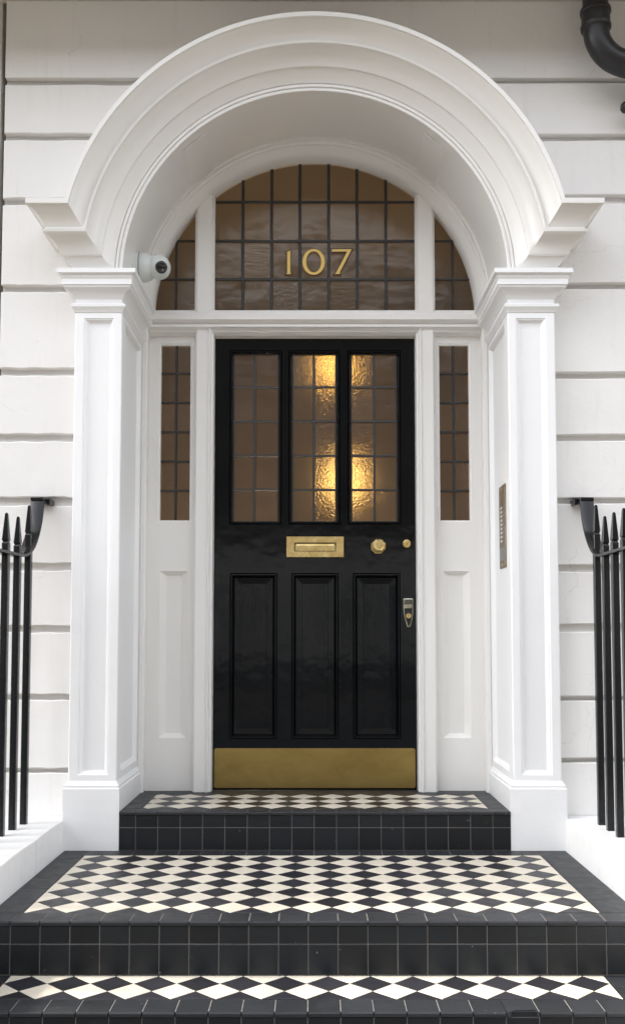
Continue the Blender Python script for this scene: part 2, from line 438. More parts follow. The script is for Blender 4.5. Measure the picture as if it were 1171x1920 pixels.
# pilasters
RINGS_P = [(.003, .003, .004), (.007, .006, .004), (.016, .014, .016), (.020, .018, .018)]
for s in (-1, 1):
    p = empty('pilaster', (s * .905, PIL, Z_LAND), house)
    bm = NB(); ch = .004
    panel_face(bm, lambda u, v, d: (s * u, PIL + d, v), XI + ch, XO - ch, .886, 3.0, [(.8415, .9675, .940, 2.838, RINGS_P, True)])
    quad(bm, (s * XI, PIL + ch, .886), (s * (XI + ch), PIL, .886), (s * (XI + ch), PIL, 3.0), (s * XI, PIL + ch, 3.0))
    quad(bm, (s * XO, PIL + ch, .886), (s * (XO - ch), PIL, .886), (s * (XO - ch), PIL, 3.0), (s * XO, PIL + ch, 3.0))
    quad(bm, (s * XO, PIL + ch, .886), (s * XO, BK, .886), (s * XO, BK, 3.0), (s * XO, PIL + ch, 3.0))
    obj('shaft', bm, 'pilaster', p)
    # side face of the porch opening with its own sunk panel
    bm = NB()
    panel_face(bm, lambda u, v, d: (s * (XI + d), u, v), PIL + ch, 4.604, .80, 3.03, [(4.192, 4.572, .945, 2.84, RINGS_P, True)])
    obj('reveal', bm, 'pilaster', p)
    # plinth block with weathered top moulding, returned along the reveal
    bm = NB()
    prof = [(.016, .60), (.016, .886), (.011, .890), (.012, .899), (.007, .904), (.0015, .916), (-.004, .918)]
    path = [(s * XO, 4.20), (s * XO, PIL), (s * XI, PIL), (s * XI, 4.604)]
    sweep(bm, prof, path, -s)
    obj('base_block', bm, 'pilaster', p, smooth=35)
    bm = NB()
    cp = [(-.004, 2.862), (.003, 2.863), (.005, 2.870), (.010, 2.876), (.015, 2.884), (.0155, 2.895), (.012, 2.897), (-.001, 2.899), (0, 2.918),
          (.004, 2.921), (.010, 2.932), (.024, 2.947), (.040, 2.957), (.043, 2.966), (.047, 2.967), (.047, 2.991), (.050, 2.994), (.052, 3.004), (.058, 3.009), (.064, 3.011), (.064, 3.030), (-.02, 3.034)]
    sweep(bm, cp, [(s * XO, 4.20), (s * XO, PIL), (s * XI, PIL), (s * XI, 4.60)], -s)
    obj('capital', bm, 'pilaster', p, smooth=25)

# archivolt: inner fillet ring and the projecting hood mould with horizontal returns
bm = NB()
arc_sweep(bm, [(RI, PIL + .035), (RI, PIL - .004), (RI + .002, PIL - .006), (RI + .012, PIL - .006), (RI + .0135, PIL - .001), (RI + .016, PIL - .001), (RI + .0175, PIL - .009), (RI + .028, PIL - .009), (RI + .030, PIL + .02)], CZ, -.02, math.pi + .02, 96)
obj('arch_fillet', bm, 'joinery', house, smooth=30)
EP = [(-.002, -.02), (0, .004), (.004, .010), (.022, .018), (.044, .043), (.0485, .046), (.050, .056), (.056, .060), (.070, .066), (.088, .083), (.102, .106), (.107, .115), (.1085, .127), (.117, .130), (.1195, .118), (.126, .116),
      (.140, .125), (.155, .137), (.170, .155), (.181, .176), (.184, .178), (.185, .188), (.2015, .190), (.203, .186), (.203, -.08)]
R0 = RI + .030; bm = NB(); rows = []
NA = 110
for e, p in EP:
    R = R0 + e; y = PIL - p; zk = 3.028 + max(e, 0) / .203 * .245
    xm = math.sqrt(max(R * R - (zk - CZ) ** 2, .01)); am = math.atan2(zk - CZ, xm)
    xe = XO + max(p, -.02) / .19 * .163
    pts = [(xe, 4.185, zk), (xe, min(y, 4.184), zk)]
    for k in range(NA + 1):
        a = am + (math.pi - 2 * am) * k / NA
        pts.append((R * math.cos(a), y, CZ + R * math.sin(a)))
    pts += [(-xe, min(y, 4.184), zk), (-xe, 4.185, zk)]
    rows.append([bm.verts.new(q) for q in pts])
for r0, r1 in zip(rows, rows[1:]):
    for k in range(len(r0) - 1): bm.faces.new([r0[k], r0[k + 1], r1[k + 1], r1[k]])
obj('hood_mould', bm, 'joinery', house, smooth=32)
# vault over the porch
bm = NB(); arc_sweep(bm, [(RI + .001, PIL + .03), (RI, PIL + .2), (RI, 4.672)], CZ, -.03, math.pi + .03, 96)
for s in (-1, 1):
    quad(bm, (s * XI, PIL, 3.031), (s * (RI + .05), PIL, 3.031), (s * (RI + .05), 4.62, 3.031), (s * XI, 4.62, 3.031))
vault = obj('porch_vault', bm, 'joinery', house, smooth=30)
for s in (-1, 1):     # shallow plaster ribs running forward from the two mullions
    bm = NB(); rows = []
    for (xa, t) in ((.470, 0), (.4745, .006), (.560, .006), (.5675, 0)):
        th = math.acos(xa / RI); r = RI - t
        th = th if s > 0 else math.pi - th
        rows.append([bm.verts.new((r * math.cos(th), y, CZ + r * math.sin(th))) for y in (4.165, 4.60)])
    for r0, r1 in zip(rows, rows[1:]): bm.faces.new([r0[0], r0[1], r1[1], r1[0]])
    bm.faces.new([r[0] for r in rows])
    obj('plaster_rib', bm, 'joinery', vault)

# ------------------------------------------------------------------ fanlight
fan = empty('fanlight', (0, FAN, 3.04), house)
RG = .757
bm = NB()
arc_sweep(bm, [(RI, 4.500), (RI - .010, 4.500), (RI - .0115, 4.506), (RI - .0125, 4.516), (RI - .019, 4.524), (RI - .021, 4.534), (RI - .024, 4.536), (RI - .030, 4.548), (RI - .044, 4.566), (RI - .047, 4.575), (RG, 4.590), (RG, 4.662)], CZ, -.02, math.pi + .02, 96)
obj('arched_frame', bm, 'joinery', fan, smooth=25)
for s in (-1, 1):
    bm = NB()
    ztop = lambda x: CZ + math.sqrt(RI ** 2 - x ** 2) + .0
    def col(x0, x1, y):
        quad(bm, *[(s * x, y, z) for x, z in ((x0, 3.016), (x1, 3.016), (x1, ztop(x1)), (x0, ztop(x0)))])
    def sideq(x, y0, y1): quad(bm, (s * x, y0, 3.016), (s * x, y1, 3.016), (s * x, y1, ztop(x)), (s * x, y0, ztop(x)))
    sideq(.4735, 4.665, 4.616); col(.4735, .479, 4.616); sideq(.479, 4.616, 4.608); col(.479, .4825, 4.608); sideq(.4825, 4.608, 4.594)
    col(.4825, .5535, 4.594)
    sideq(.5535, 4.594, 4.608); col(.5535, .558, 4.608); sideq(.558, 4.608, 4.616); col(.558, .5655, 4.616); sideq(.5655, 4.616, 4.665)
    obj('mullion', bm, 'joinery', fan)
circ = [(RG * 1.001 * math.cos(a), CZ + RG * 1.001 * math.sin(a)) for a in [math.pi * 2 * k / 96 for k in range(96)]]
XV = [-.4735, -.343, -.206, -.071, .066, .201, .338, .4735]; ZV = [3.040, 3.202, 3.389, 3.579, 3.80]
XSL = {-1: [-.762, -.659, -.5655], 1: [.5655, .655, .762]}
prng = random.Random(11)
def pane(poly, Y, mat, parent, tilt=.012, th=.004):
    cx = sum(p[0] for p in poly) / len(poly); cz = sum(p[1] for p in poly) / len(poly)
    b = NB(); prism(b, poly, 'y', Y - th / 2, Y + th / 2)
    o = obj('pane', b, mat, parent, origin=(cx, Y, cz))
    o.rotation_euler = (prng.uniform(-tilt, tilt), 0, prng.uniform(-tilt, tilt))
    return o
def lites(xs, zs, Y, clipc, mat, parent, g=.003, matfn=None):
    for i, (a, b_) in enumerate(zip(xs, xs[1:])):
        for j, (c, d) in enumerate(zip(zs, zs[1:])):
            e = 0 if clipc else .004       # outer edges run under the frame
            poly = rect(a + (-e if i == 0 else g), b_ - (-e if i == len(xs) - 2 else g), c + (-e if j == 0 else g), d - (-e if (j == len(zs) - 2 and not clipc) else g))
            if clipc:
                poly = clip_poly(poly, clipc)
                if not poly: continue
                ar = abs(sum(poly[k][0] * poly[(k + 1) % len(poly)][1] - poly[(k + 1) % len(poly)][0] * poly[k][1] for k in range(len(poly)))) / 2
                if ar < 4e-4: continue
            pane(poly, Y, matfn(i, j) if matfn else mat, parent)
def came(x0, x1, z0, z1, Y, mat, parent, w=.0105):
    """lead strip, slightly rounded and never dead straight"""
    b = NB(); n = 5; vert = abs(z1 - z0) > abs(x1 - x0); rows = []
    j = [prng.uniform(-.0011, .0011) for _ in range(n + 1)]
    j[0] = j[-1] = 0
    for k in range(n + 1):
        t = k / n; x = x0 + (x1 - x0) * t; z = z0 + (z1 - z0) * t
        row = []
        for o, d in ((-.5, 0), (-.3, -.0045), (.3, -.0045), (.5, 0)):
            row.append(b.verts.new((x + (o * w + j[k] if vert else 0), Y - .003 + d, z + (0 if vert else o * w + j[k]))))
        rows.append(row)
    for r0, r1 in zip(rows, rows[1:]):
        for q in range(3): b.faces.new([r0[q], r0[q + 1], r1[q + 1], r1[q]])
    return obj('lead_came', b, mat, parent)
GY = 4.652
lites(XV, ZV, GY, circ, 'pane', fan, matfn=lambda i, j: prng.choice(['pane', 'pane', 'panerip']))
for s in (-1, 1): lites(XSL[s], [3.040, 3.202, 3.389, 3.60], GY, circ, 'pane', fan, matfn=lambda i, j: prng.choice(['pane', 'pane', 'panerip']))
for x in XV[1:-1]: came(x, x, 3.040, CZ + math.sqrt(RG ** 2 - x * x), GY, 'lead', fan, .0145)
for z in ZV[1:4]: came(-.4735, .4735, z, z, GY - .0012, 'lead', fan, .0145)
for s in (-1, 1):
    x = XSL[s][1]; zt = CZ + math.sqrt(RG ** 2 - x * x) if s > 0 else 3.389
    came(x, x, 3.040, CZ + math.sqrt(RG ** 2 - x * x), GY, 'lead', fan, .012)
    for z in (3.202, 3.389):
        xc = math.sqrt(RG ** 2 - (z - CZ) ** 2); came(s * .5655, s * xc, z, z, GY - .0012, 'lead', fan, .012)
# 107 in gilt, outlined
def digits():
    S = 1 / 5.576 * .002524
    def cv(pts): return [((490 + x / 5.576 - 590) * .002524, 3.043 + (584 - (430 + y / 5.576)) * .002545) for x, y in pts]
    one = [(243, 464), (252, 458), (262, 440), (262, 232), (250, 236), (252, 222), (286, 208), (304, 192), (309, 196), (307, 230), (305, 440), (313, 458), (326, 464)]
    sev = [(730, 189), (952, 188), (948, 198), (826, 436), (826, 452), (834, 463), (748, 463), (762, 452), (776, 438), (888, 223), (752, 224), (740, 228), (732, 240)]
    def ell(cx, cy, rx, ry, n=44): return [(cx + rx * math.cos(2 * math.pi * k / n), cy + ry * math.sin(2 * math.pi * k / n)) for k in range(n)]
    Y = GY - .0105
    def solid(poly, grow, mat, y, name, parent=fan):
        p = cv(poly); ar = sum(p[i][0] * p[(i + 1) % len(p)][1] - p[(i + 1) % len(p)][0] * p[i][1] for i in range(len(p)))
        if grow: p = inset_poly(p, -grow)
        b = NB(); prism(b, p, 'y', y, y + .0015); b.normal_update(); bmesh.ops.triangulate(b, faces=[f for f in b.faces if len(f.verts) > 4])
        return obj(name, b, mat, parent)
    def ring(cx, cy, ro, ri, grow, mat, y, name):
        g = grow / S
        po, pi = cv(ell(cx, cy, ro[0] + g, ro[1] + g)), cv(ell(cx, cy, ri[0] - g, ri[1] - g))
        b = NB(); n = len(po)
        vo = [b.verts.new((p[0], y, p[1])) for p in po]; vi = [b.verts.new((p[0], y, p[1])) for p in pi]
        wo = [b.verts.new((p[0], y + .0015, p[1])) for p in po]; wi = [b.verts.new((p[0], y + .0015, p[1])) for p in pi]
        for k in range(n):
            q = (k + 1) % n
            b.faces.new([vo[k], vo[q], vi[q], vi[k]]); b.faces.new([wo[k], wi[k], wi[q], wo[q]]); b.faces.new([vo[k], wo[k], wo[q], vo[q]]); b.faces.new([vi[k], vi[q], wi[q], wi[k]])
        return obj(name, b, mat, fan)
    for poly in (one, sev):
        solid(poly, 0, 'gold', Y, 'digit')
        p = cv(poly); b = NB(); w = .0022
        for k in range(len(p)):
            a, c = Vector(p[k]), Vector(p[(k + 1) % len(p)]); d = (c - a).normalized() * w * .8; nn = Vector((-d.y, d.x)).normalized() * w
            y = Y - .0004 - .00006 * k
            quad(b, *[(q.x, y, q.y) for q in (a - d - nn, c + d - nn, c + d + nn, a - d + nn)])
        obj('digit_outline', b, 'goldedge', fan)
    ring(545, 328, (118, 138), (78, 112), .0024, 'goldedge', Y + .0022, 'digit_outline'); ring(545, 328, (118, 138), (78, 112), 0, 'gold', Y, 'digit')
digits()

# ------------------------------------------------------------------ transom, posts, sidelights
bm = NB()
tp = [(4.665, 3.0405), (4.612, 3.0405), (4.607, 3.034), (4.598, 3.030), (4.595, 3.020), (4.582, 3.016), (4.579, 3.010), (4.574, 3.009), (4.574, 2.985), (4.588, 2.978), (4.603, 2.970), (4.598, 2.968), (4.590, 2.966), (4.590, 2.955), (4.600, 2.952), (4.614, 2.942), (4.616, 2.938), (4.64, 2.926)]
for (y0, z0), (y1, z1) in zip(tp, tp[1:]): quad(bm, (-.812, y0, z0), (.812, y0, z0), (.812, y1, z1), (-.812, y1, z1))
for x0, x1 in ((-.79, -.56), (-.4735, .4735), (.56, .79)): quad(bm, (x0, 4.64, 2.926), (x1, 4.64, 2.926), (x1, 4.70, 2.925), (x0, 4.70, 2.925))
obj('transom', bm, 'joinery', house)
for s in (-1, 1):
    bm = NB()     # door post: outer flat, bead, rebate to the door
    pr = [(.5630, 4.67), (.5630, 4.625), (.5600, 4.620), (.5545, 4.616), (.5530, 4.608), (.5000, 4.608), (.4985, 4.602), (.4955, 4.600), (.4920, 4.602), (.4905, 4.608), (.4880, 4.609), (.4850, 4.618), (.4770, 4.622), (.4735, 4.632), (.4735, 4.70)]
    rows = [[bm.verts.new((s * x, y, z)) for x, y in pr] for z in (Z_TOP - .004, 1.4, 2.2, 2.957)]
    for r0, r1 in zip(rows, rows[1:]):
        for k in range(len(pr) - 1): bm.faces.new([r0[k], r0[k + 1], r1[k + 1], r1[k]])
    obj('door_post', bm, 'joinery', house, smooth=30)
    bm = NB(); box(bm, *sorted((s * .781, s * .8085)), 4.585, 4.672, Z_TOP - .004, 2.962, .006)
    obj('jamb_bead', bm, 'joinery', house)
    sl = empty('sidelight', (s * .67, 4.66, 2.0), house)
    bm = NB()
    rg = [(.004, .004, .005), (.010, .010, .006), (.0105, .0105, .030)]
    panel_face(bm, lambda u, v, d: (s * u, 4.652 + d, v), .561, .782, Z_TOP - .004, 2.96,
               [(.5795, .7355, 2.0415, 2.8935, [(.004, .004, .004), (.0085, .0085, .004), (.0095, .0095, .030)], False),
                (.5940, .7230, 1.037, 1.811, [(.002, .002, .004), (.030, .020, .022), (.034, .022, .022)], True)])
    obj('sidelight_frame', bm, 'joinery', sl)
    xs = sorted([s * .589, s * .656, s * .726]); zs = [2.051, 2.191, 2.330, 2.471, 2.612, 2.752, 2.884]
    lites(xs, zs, 4.672, None, 'paneside', sl)
    came(xs[1], xs[1], zs[0], zs[-1], 4.672, 'lead', sl, .0125)
    for z in zs[1:-1]: came(xs[0], xs[2], z, z, 4.671, 'lead', sl, .012)

# ------------------------------------------------------------------ front door
door = empty('front_door', (0, DOOR, Z_TOP), house)
HX = [(-.4035, -.1560), (-.1245, .1190), (.1545, .4060)]
PX = [(-.398, -.176), (-.110, .111), (.177, .400)]
bm = NB()
gr = [(.002, .002, .003), (.005, .005, -.003), (.009, .009, -.003), (.014, .012, .010), (.0165, .015, .012), (.017, .0155, .030)]
pr_ = [(.002, .002, .002), (.006, .006, -.004), (.010, .010, -.004), (.015, .015, .006), (.0195, .0195, .014), (.022, .022, .012), (.050, .050, .0085), (.0512, .0512, .0055)]
panel_face(bm, lambda u, v, d: (u, DOOR + d, v), -.4715, .4705, Z_TOP + .006, 2.922,
           [(a, b_, 2.032, 2.866, gr, False) for a, b_ in HX] + [(a, b_, 1.030, 1.803, pr_, True) for a, b_ in PX])
for x in (-.4715, .4705): quad(bm, (x, DOOR, Z_TOP + .006), (x, DOOR + .045, Z_TOP + .006), (x, DOOR + .045, 2.922), (x, DOOR, 2.922))
leaf = obj('door_leaf', bm, 'door', door)
bm = NB(); box(bm, -.4735, .4735, DOOR + .012, DOOR + .045, Z_TOP - .003, Z_TOP + .0065); obj('bottom_light_seal', bm, 'darkseam', door)  # dark strip added to block hall light leaking under the leaf
bm = NB(); box(bm, -.4735, .4735, 4.690, 4.712, 2.905, 2.95); obj('door_stop', bm, 'darkseam', door)  # stop enlarged so no hall light shows over the leaf
zs = [2.046, 2.199, 2.362, 2.527, 2.692, 2.852]
GX = [(-.3865, -.286, -.173), (-.1075, -.005, .102), (.1715, .283, .389)]
HAM = {(1, 0, 4), (1, 1, 4), (2, 0, 4), (1, 1, 3), (2, 0, 3), (1, 1, 2), (1, 1, 1), (2, 0, 1), (1, 1, 0), (2, 0, 0), (2, 1, 0), (2, 0, 2)}
for k, gx in enumerate(GX):
    lites(list(gx), zs, DOOR + .026, None, 'panedoor', door, .003, lambda i, j, k=k: 'hammered' if (k, i, j) in HAM else 'panedoor')
    came(gx[1], gx[1], zs[0], zs[-1], DOOR + .026, 'leadlight', door, .0122)
    for z in zs[1:-1]: came(gx[0], gx[2], z, z, DOOR + .025, 'leadlight', door, .0122)
    for x in (gx[0] + .002, gx[2] - .002): came(x, x, zs[0], zs[-1], DOOR + .0255, 'leadlight', door, .008)
    for z in (zs[0] + .0015, zs[-1] - .0015): came(gx[0], gx[2], z, z, DOOR + .0252, 'leadlight', door, .007)
# kick plate
def rrect(x0, x1, z0, z1, r, n=4):
    out = []
    for cx, cz, a in ((x1 - r, z1 - r, 0), (x0 + r, z1 - r, 90), (x0 + r, z0 + r, 180), (x1 - r, z0 + r, 270)):
        for k in range(n + 1):
            t = math.radians(a + 90 * k / n); out.append((cx + r * math.cos(t), cz + r * math.sin(t)))
    return out
bm = NB(); prism(bm, rrect(-.4665, .4655, Z_TOP + .010, .9885, .010), 'y', DOOR - .003, DOOR + .0005, .001); obj('kick_plate', bm, 'brassplate', door)
# letter plate: bevelled surround, hinged flap set back
bm = NB()
panel_face(bm, lambda u, v, d: (u, DOOR - .012 + d, v), -.1325, .1345, 1.8775, 1.9735, [(-.098, .100, 1.9025, 1.9465, [(.0012, .0012, .001), (.0015, .0015, .0115)], False)])
for a, b_ in (((-.1325, 1.8775), (.1345, 1.8775)), ((.1345, 1.8775), (.1345, 1.9735)), ((.1345, 1.9735), (-.1325, 1.9735)), ((-.1325, 1.9735), (-.1325, 1.8775))):
    quad(bm, (a[0], DOOR - .012, a[1]), (b_[0], DOOR - .012, b_[1]), (b_[0] + (.001 if b_[0] > 0 else -.001), DOOR, b_[1]), (a[0] + (.001 if a[0] > 0 else -.001), DOOR, a[1]))
obj('letter_plate', bm, 'brass', door)
bm = NB(); panel_face(bm, lambda u, v, d: (u, DOOR - .0012 + d, v), -.0925, .0945, 1.9075, 1.9415, [(-.088, .090, 1.912, 1.937, [(.004, .004, -.0008)], True)]); obj('letter_flap', bm, 'brass', door)
bm = NB(); quad(bm, (-.0978, DOOR - .0006, 1.903), (.0998, DOOR - .0006, 1.903), (.0998, DOOR - .0006, 1.946), (-.0978, DOOR - .0006, 1.946)); obj('letter_slot', bm, 'darkseam', door)
# octagonal centre knob
bm = NB(); lathe(bm, [(.0365, 0), (.0365, -.004), (.034, -.007), (.018, -.010), (.014, -.030), (.020, -.036), (.034, -.046), (.0345, -.052), (.029, -.060), (.0275, -.061), (.021, -.066), (.0195, -.0655)], (.297, DOOR, 1.927), (0, 1, 0), 8); obj('door_knob', bm, 'brass', door)
# cylinder lock
bm = NB(); lathe(bm, [(.0195, 0), (.0195, -.003), (.0175, -.0065), (.0145, -.0075), (.0135, -.0055), (.0, -.0055)], (.431, DOOR, 1.941), (0, 1, 0), 28); obj('cylinder_lock', bm, 'brass', door, smooth=30)
bm = NB(); box(bm, .4298, .4322, DOOR - .0065, DOOR - .0056, 1.934, 1.945); obj('keyhole', bm, 'darkseam', door)
# boat-shaped night latch with raised rim
out = [(.4155, 1.683), (.4555, 1.683), (.4580, 1.680), (.4585, 1.640), (.4580, 1.612), (.4545, 1.590), (.4460, 1.556), (.4430, 1.5505), (.4330, 1.5505), (.4300, 1.553), (.4195, 1.590), (.4145, 1.612), (.4130, 1.640), (.4130, 1.680)]
inn = inset_poly(out, .0042)
bm = NB(); n = len(out)
r_ = [[bm.verts.new((p[0], y, p[1])) for p in q] for q, y in ((out, DOOR), (out, DOOR - .009), (inset_poly(out, .0035), DOOR - .010), (inn, DOOR - .008), (inn, DOOR - .002))]
for a, b_ in zip(r_, r_[1:]):
    for k in range(n): bm.faces.new([a[k], a[(k + 1) % n], b_[(k + 1) % n], b_[k]])
obj('night_latch', bm, 'oldmetal', door)
bm = NB(); prism(bm, inn, 'y', DOOR - .0025, DOOR - .001); obj('latch_back', bm, 'darkseam', door)
bm = NB(); box(bm, .4175, .4540, DOOR - .009, DOOR - .002, 1.637, 1.656, .001); box(bm, .4185, .4530, DOOR - .0102, DOOR - .009, 1.6485, 1.6515)
for x in (.4205, .4275, .4365, .4455): box(bm, x, x + .0022, DOOR - .007, DOOR - .0025, 1.659, 1.676)
obj('latch_bar', bm, 'oldmetal', door)
bm = NB(); lathe(bm, [(.0125, 0), (.0125, -.010), (.0105, -.0125), (.0085, -.0125), (.008, -.0105), (0, -.0105)], (.4365, DOOR - .001, 1.602), (0, 1, 0), 24); obj('latch_cylinder', bm, 'brass', door, smooth=30)
bm = NB(); box(bm, .4356, .4376, DOOR - .0125, DOOR - .0114, 1.595, 1.608); obj('keyhole', bm, 'darkseam', door)

# ------------------------------------------------------------------ hallway seen through the glass
hall = empty('hallway', (0, 5.5, Z_TOP), house)
X2, Y1, Y2, ZC = 1.15, 4.80, 7.6, 3.95
bm = NB()
quad(bm, (-X2, Y2, Z_TOP), (X2, Y2, Z_TOP), (X2, Y2, ZC), (-X2, Y2, ZC))
for x in (-X2, X2): quad(bm, (x, 4.5, Z_TOP), (x, Y2, Z_TOP), (x, Y2, ZC), (x, 4.5, ZC))
obj('hall_wall', bm, 'hallwall', hall)
bm = NB(); quad(bm, (-X2, 4.5, ZC), (X2, 4.5, ZC), (X2, Y2, ZC), (-X2, Y2, ZC)); obj('hall_ceiling', bm, 'hallceil', hall)
bm = NB(); quad(bm, (-X2, 4.69, Z_TOP - .003), (X2, 4.69, Z_TOP - .003), (X2, Y2, Z_TOP - .003), (-X2, Y2, Z_TOP - .003)); obj('hall_floor', bm, 'hallfloor', hall)
bm = NB()   # masonry round the door set that keeps daylight out of the hall
arc2 = [(.775 * math.cos(a), CZ + .775 * math.sin(a)) for a in [math.pi * k / 40 for k in range(41)]]
for s in (-1, 1):
    half = sorted([p for p in arc2 if s * p[0] >= -1e-9], key=lambda p: p[1])
    poly = [(s * .79, Z_TOP - .02)] + half + [(0, ZC), (s * X2, ZC), (s * X2, Z_TOP - .02)]
    prism(bm, poly, 'y', 4.667, 4.69)
obj('inner_wall', bm, 'hallwall', hall)
def lamp(name, x, y, z, r, mat, label, power, col, drop=None, squash=1.0):
    t = tag(empty(name, (x, y, z)), label, 'lamp')
    b = NB(); bmesh.ops.create_icosphere(b, subdivisions=3, radius=r)
    bmesh.ops.scale(b, vec=(1, 1, squash), verts=b.verts); bmesh.ops.translate(b, verts=b.verts, vec=(x, y, z)); obj('lamp_shade', b, mat, t, smooth=60)
    b = NB()
    if drop: tube(b, [(x, y, z + r * squash * .95), (x, y, ZC - .001)], .006, 8); lathe(b, [(.04, 0), (.04, -.02), (.01, -.03)], (x, y, ZC - .001), (0, 0, 1), 16)
    else: tube(b, [(x, y, z - r * squash), (x, y, Z_TOP)], .02, 8); lathe(b, [(.12, 0), (.12, .02), (.02, .04)], (x, y, Z_TOP), (0, 0, 1), 16)
    obj('lamp_stem', b, 'brass', t)
lamp('pendant_lamp', .125, 6.1, 3.185, .098, 'lampa', 'glowing amber lamp behind the upper panes of the black door', 0, None, True, 1.0)
lamp('standard_lamp', .185, 6.1, 2.475, .108, 'lampb', 'glowing amber lamp low behind the middle panes of the black door', 0, None, False, 1.25)
L = bpy.data.lights.new('hall_fill', 'POINT'); L.energy = 8.0; L.color = (1.0, .84, .62); L.shadow_soft_size = .12  # added fill light, hidden below the glass, to brighten the hall
lo = bpy.data.objects.new('hall_fill', L); COL.objects.link(lo); lo.location = (-.3, 5.3, 1.35)

# ------------------------------------------------------------------ steps
steps = tag(empty('tiled_steps', (0, 3.6, 0)), 'flight of entrance steps with black and cream diamond tiles and black risers', 'steps')
XC = 1.01
bm = NB(); box(bm, -.7925, .7925, 4.0945, 4.69, .60, Z_TOP - .0016); top = obj('top_step', bm, 'darkgrout', steps)
bm = NB(); box(bm, -XC, XC, 3.0825, 4.0935, .44, Z_LAND - .0016); land = obj('landing', bm, 'darkgrout', steps)
bm = NB(); box(bm, -XC, XC, 2.7875, 3.0815, .28, Z_LOW - .0016); low = obj('lower_step', bm, 'riser_tile', steps)
bm = NB(); box(bm, -XC, XC, 2.49, 2.7865, .12, .318); box(bm, -XC, XC, 2.19, 2.489, -.02, .158); foot = obj('bottom_step', bm, 'border_tile', steps)
trng = random.Random(5); D = .1273; mesh_cache = {}
def tile_obj(name, poly, z, mat, parent, th=.009, gap=.0009, ch=.0008):
    poly = inset_poly(poly, gap)
    cx = sum(p[0] for p in poly) / len(poly); cy = sum(p[1] for p in poly) / len(poly)
    key = (name, mat, tuple((round(p[0] - cx, 4), round(p[1] - cy, 4)) for p in poly))
    if key not in mesh_cache:
        b = NB(); prism(b, [(p[0] - cx, p[1] - cy) for p in poly], 'z', 0, -th, ch)
        bmesh.ops.recalc_face_normals(b, faces=b.faces)
        me = bpy.data.meshes.new(name); b.to_mesh(me); b.free(); me.materials.append(M[mat]); mesh_cache[key] = me
    o = link_mesh(name, mesh_cache[key], parent, (cx, cy, z + trng.uniform(-.0003, .0003)))
    o.rotation_euler = (trng.uniform(-.0018, .0018), trng.uniform(-.0018, .0018), 0)
    return o
def diamonds(x0, x1, y0, y1, xa, ya, z, parent):
    """white diamonds centred on (xa + iD, ya + jD), black ones between"""
    fld = rect(x0, x1, y0, y1)
    for j in range(-2, 12):
        for i in range(-20, 20):
            for half, nm in ((0, 'cream_tile'), (.5, 'black_tile')):
                cx, cy = xa + (i + half) * D, ya + (j + half) * D; h = D / 2
                poly = clip_poly([(cx - h, cy), (cx, cy - h), (cx + h, cy), (cx, cy + h)], fld)
                if not poly: continue
                ar = abs(sum(poly[k][0] * poly[(k + 1) % len(poly)][1] - poly[(k + 1) % len(poly)][0] * poly[k][1] for k in range(len(poly)))) / 2
                if ar < 1.2e-4: continue
                tile_obj(nm, poly, z, 'white_tile' if half == 0 else 'black_tile', parent)
T = .09
def nosing(yf, yb, z, xs, parent, skip=None):
    for a, b_ in zip(xs, xs[1:]):
        o = None
        b = NB(); g = .0016
        x0, x1 = a + g, b_ - g; cx = (x0 + x1) / 2
        if skip and skip[0] < cx < skip[1]:      # the broken tile: its front lip has snapped off in a ragged line
            n = 9; jag = [(x0 + (x1 - x0) * k / n - cx, yf + .002 + (.012 if 1 < k < n else .003) + trng.uniform(0, .008)) for k in range(n + 1)]
            poly = [(x0 - cx, yb - g)] + [(x0 - cx, yf)] + jag[1:-1] + [(x1 - cx, yf), (x1 - cx, yb - g)]
            prism(b, [(p[0], p[1] - yf) for p in poly], 'z', 0, -.012)
        else:
            pr = [(yb - g - yf, 0), (.004, 0), (.0015, -.001), (0, -.004), (0, -.0125), (yb - g - yf, -.0125)]
            prism(b, pr, 'x', x0 - cx, x1 - cx)
        bmesh.ops.recalc_face_normals(b, faces=b.faces); me = bpy.data.meshes.new('nosing_tile'); b.to_mesh(me); b.free(); me.materials.append(M['border_tile'])
        o = link_mesh('nosing_tile', me, parent, (cx, yf, z + trng.uniform(-.0005, .0005)))
def riser(yf, zrows, xs, parent):
    g = .0016
    for z0, z1 in zrows:
        for a, b_ in zip(xs, xs[1:]):
            w = round(b_ - a, 4); h = round(z1 - z0, 4); key = ('r', w, h)
            if key not in mesh_cache:
                b = NB(); prism(b, rect(-w / 2 + g, w / 2 - g, -h / 2 + g, h / 2 - g), 'y', 0, .008, .001); bmesh.ops.recalc_face_normals(b, faces=b.faces)
                me = bpy.data.meshes.new('riser_tile'); b.to_mesh(me); b.free(); me.materials.append(M['riser_tile']); mesh_cache[key] = me
            o = link_mesh('riser_tile', mesh_cache[key], parent, ((a + b_) / 2, yf + trng.uniform(-.0006, .0006), (z0 + z1) / 2))
            o.rotation_euler = (trng.uniform(-.003, .003), 0, trng.uniform(-.003, .003))
def grid(x0, x1, ph, w=T):
    k = math.ceil((x0 - ph) / w + .12); xs = [x0]
    while ph + k * w < x1 - .012: xs.append(ph + k * w); k += 1
    return xs + [x1]
def grout_strip(yf, z0, z1, x0, x1, parent):
    z1 -= .011; b = NB(); quad(b, (x0, yf, z0), (x1, yf, z0), (x1, yf, z1), (x0, yf, z1)); obj('grout', b, 'grout', parent)
def grout_flat(x0, x1, y0, y1, z, parent):
    b = NB(); quad(b, (x0, y0, z), (x1, y0, z), (x1, y1, z), (x0, y1, z)); obj('grout', b, 'grout', parent)
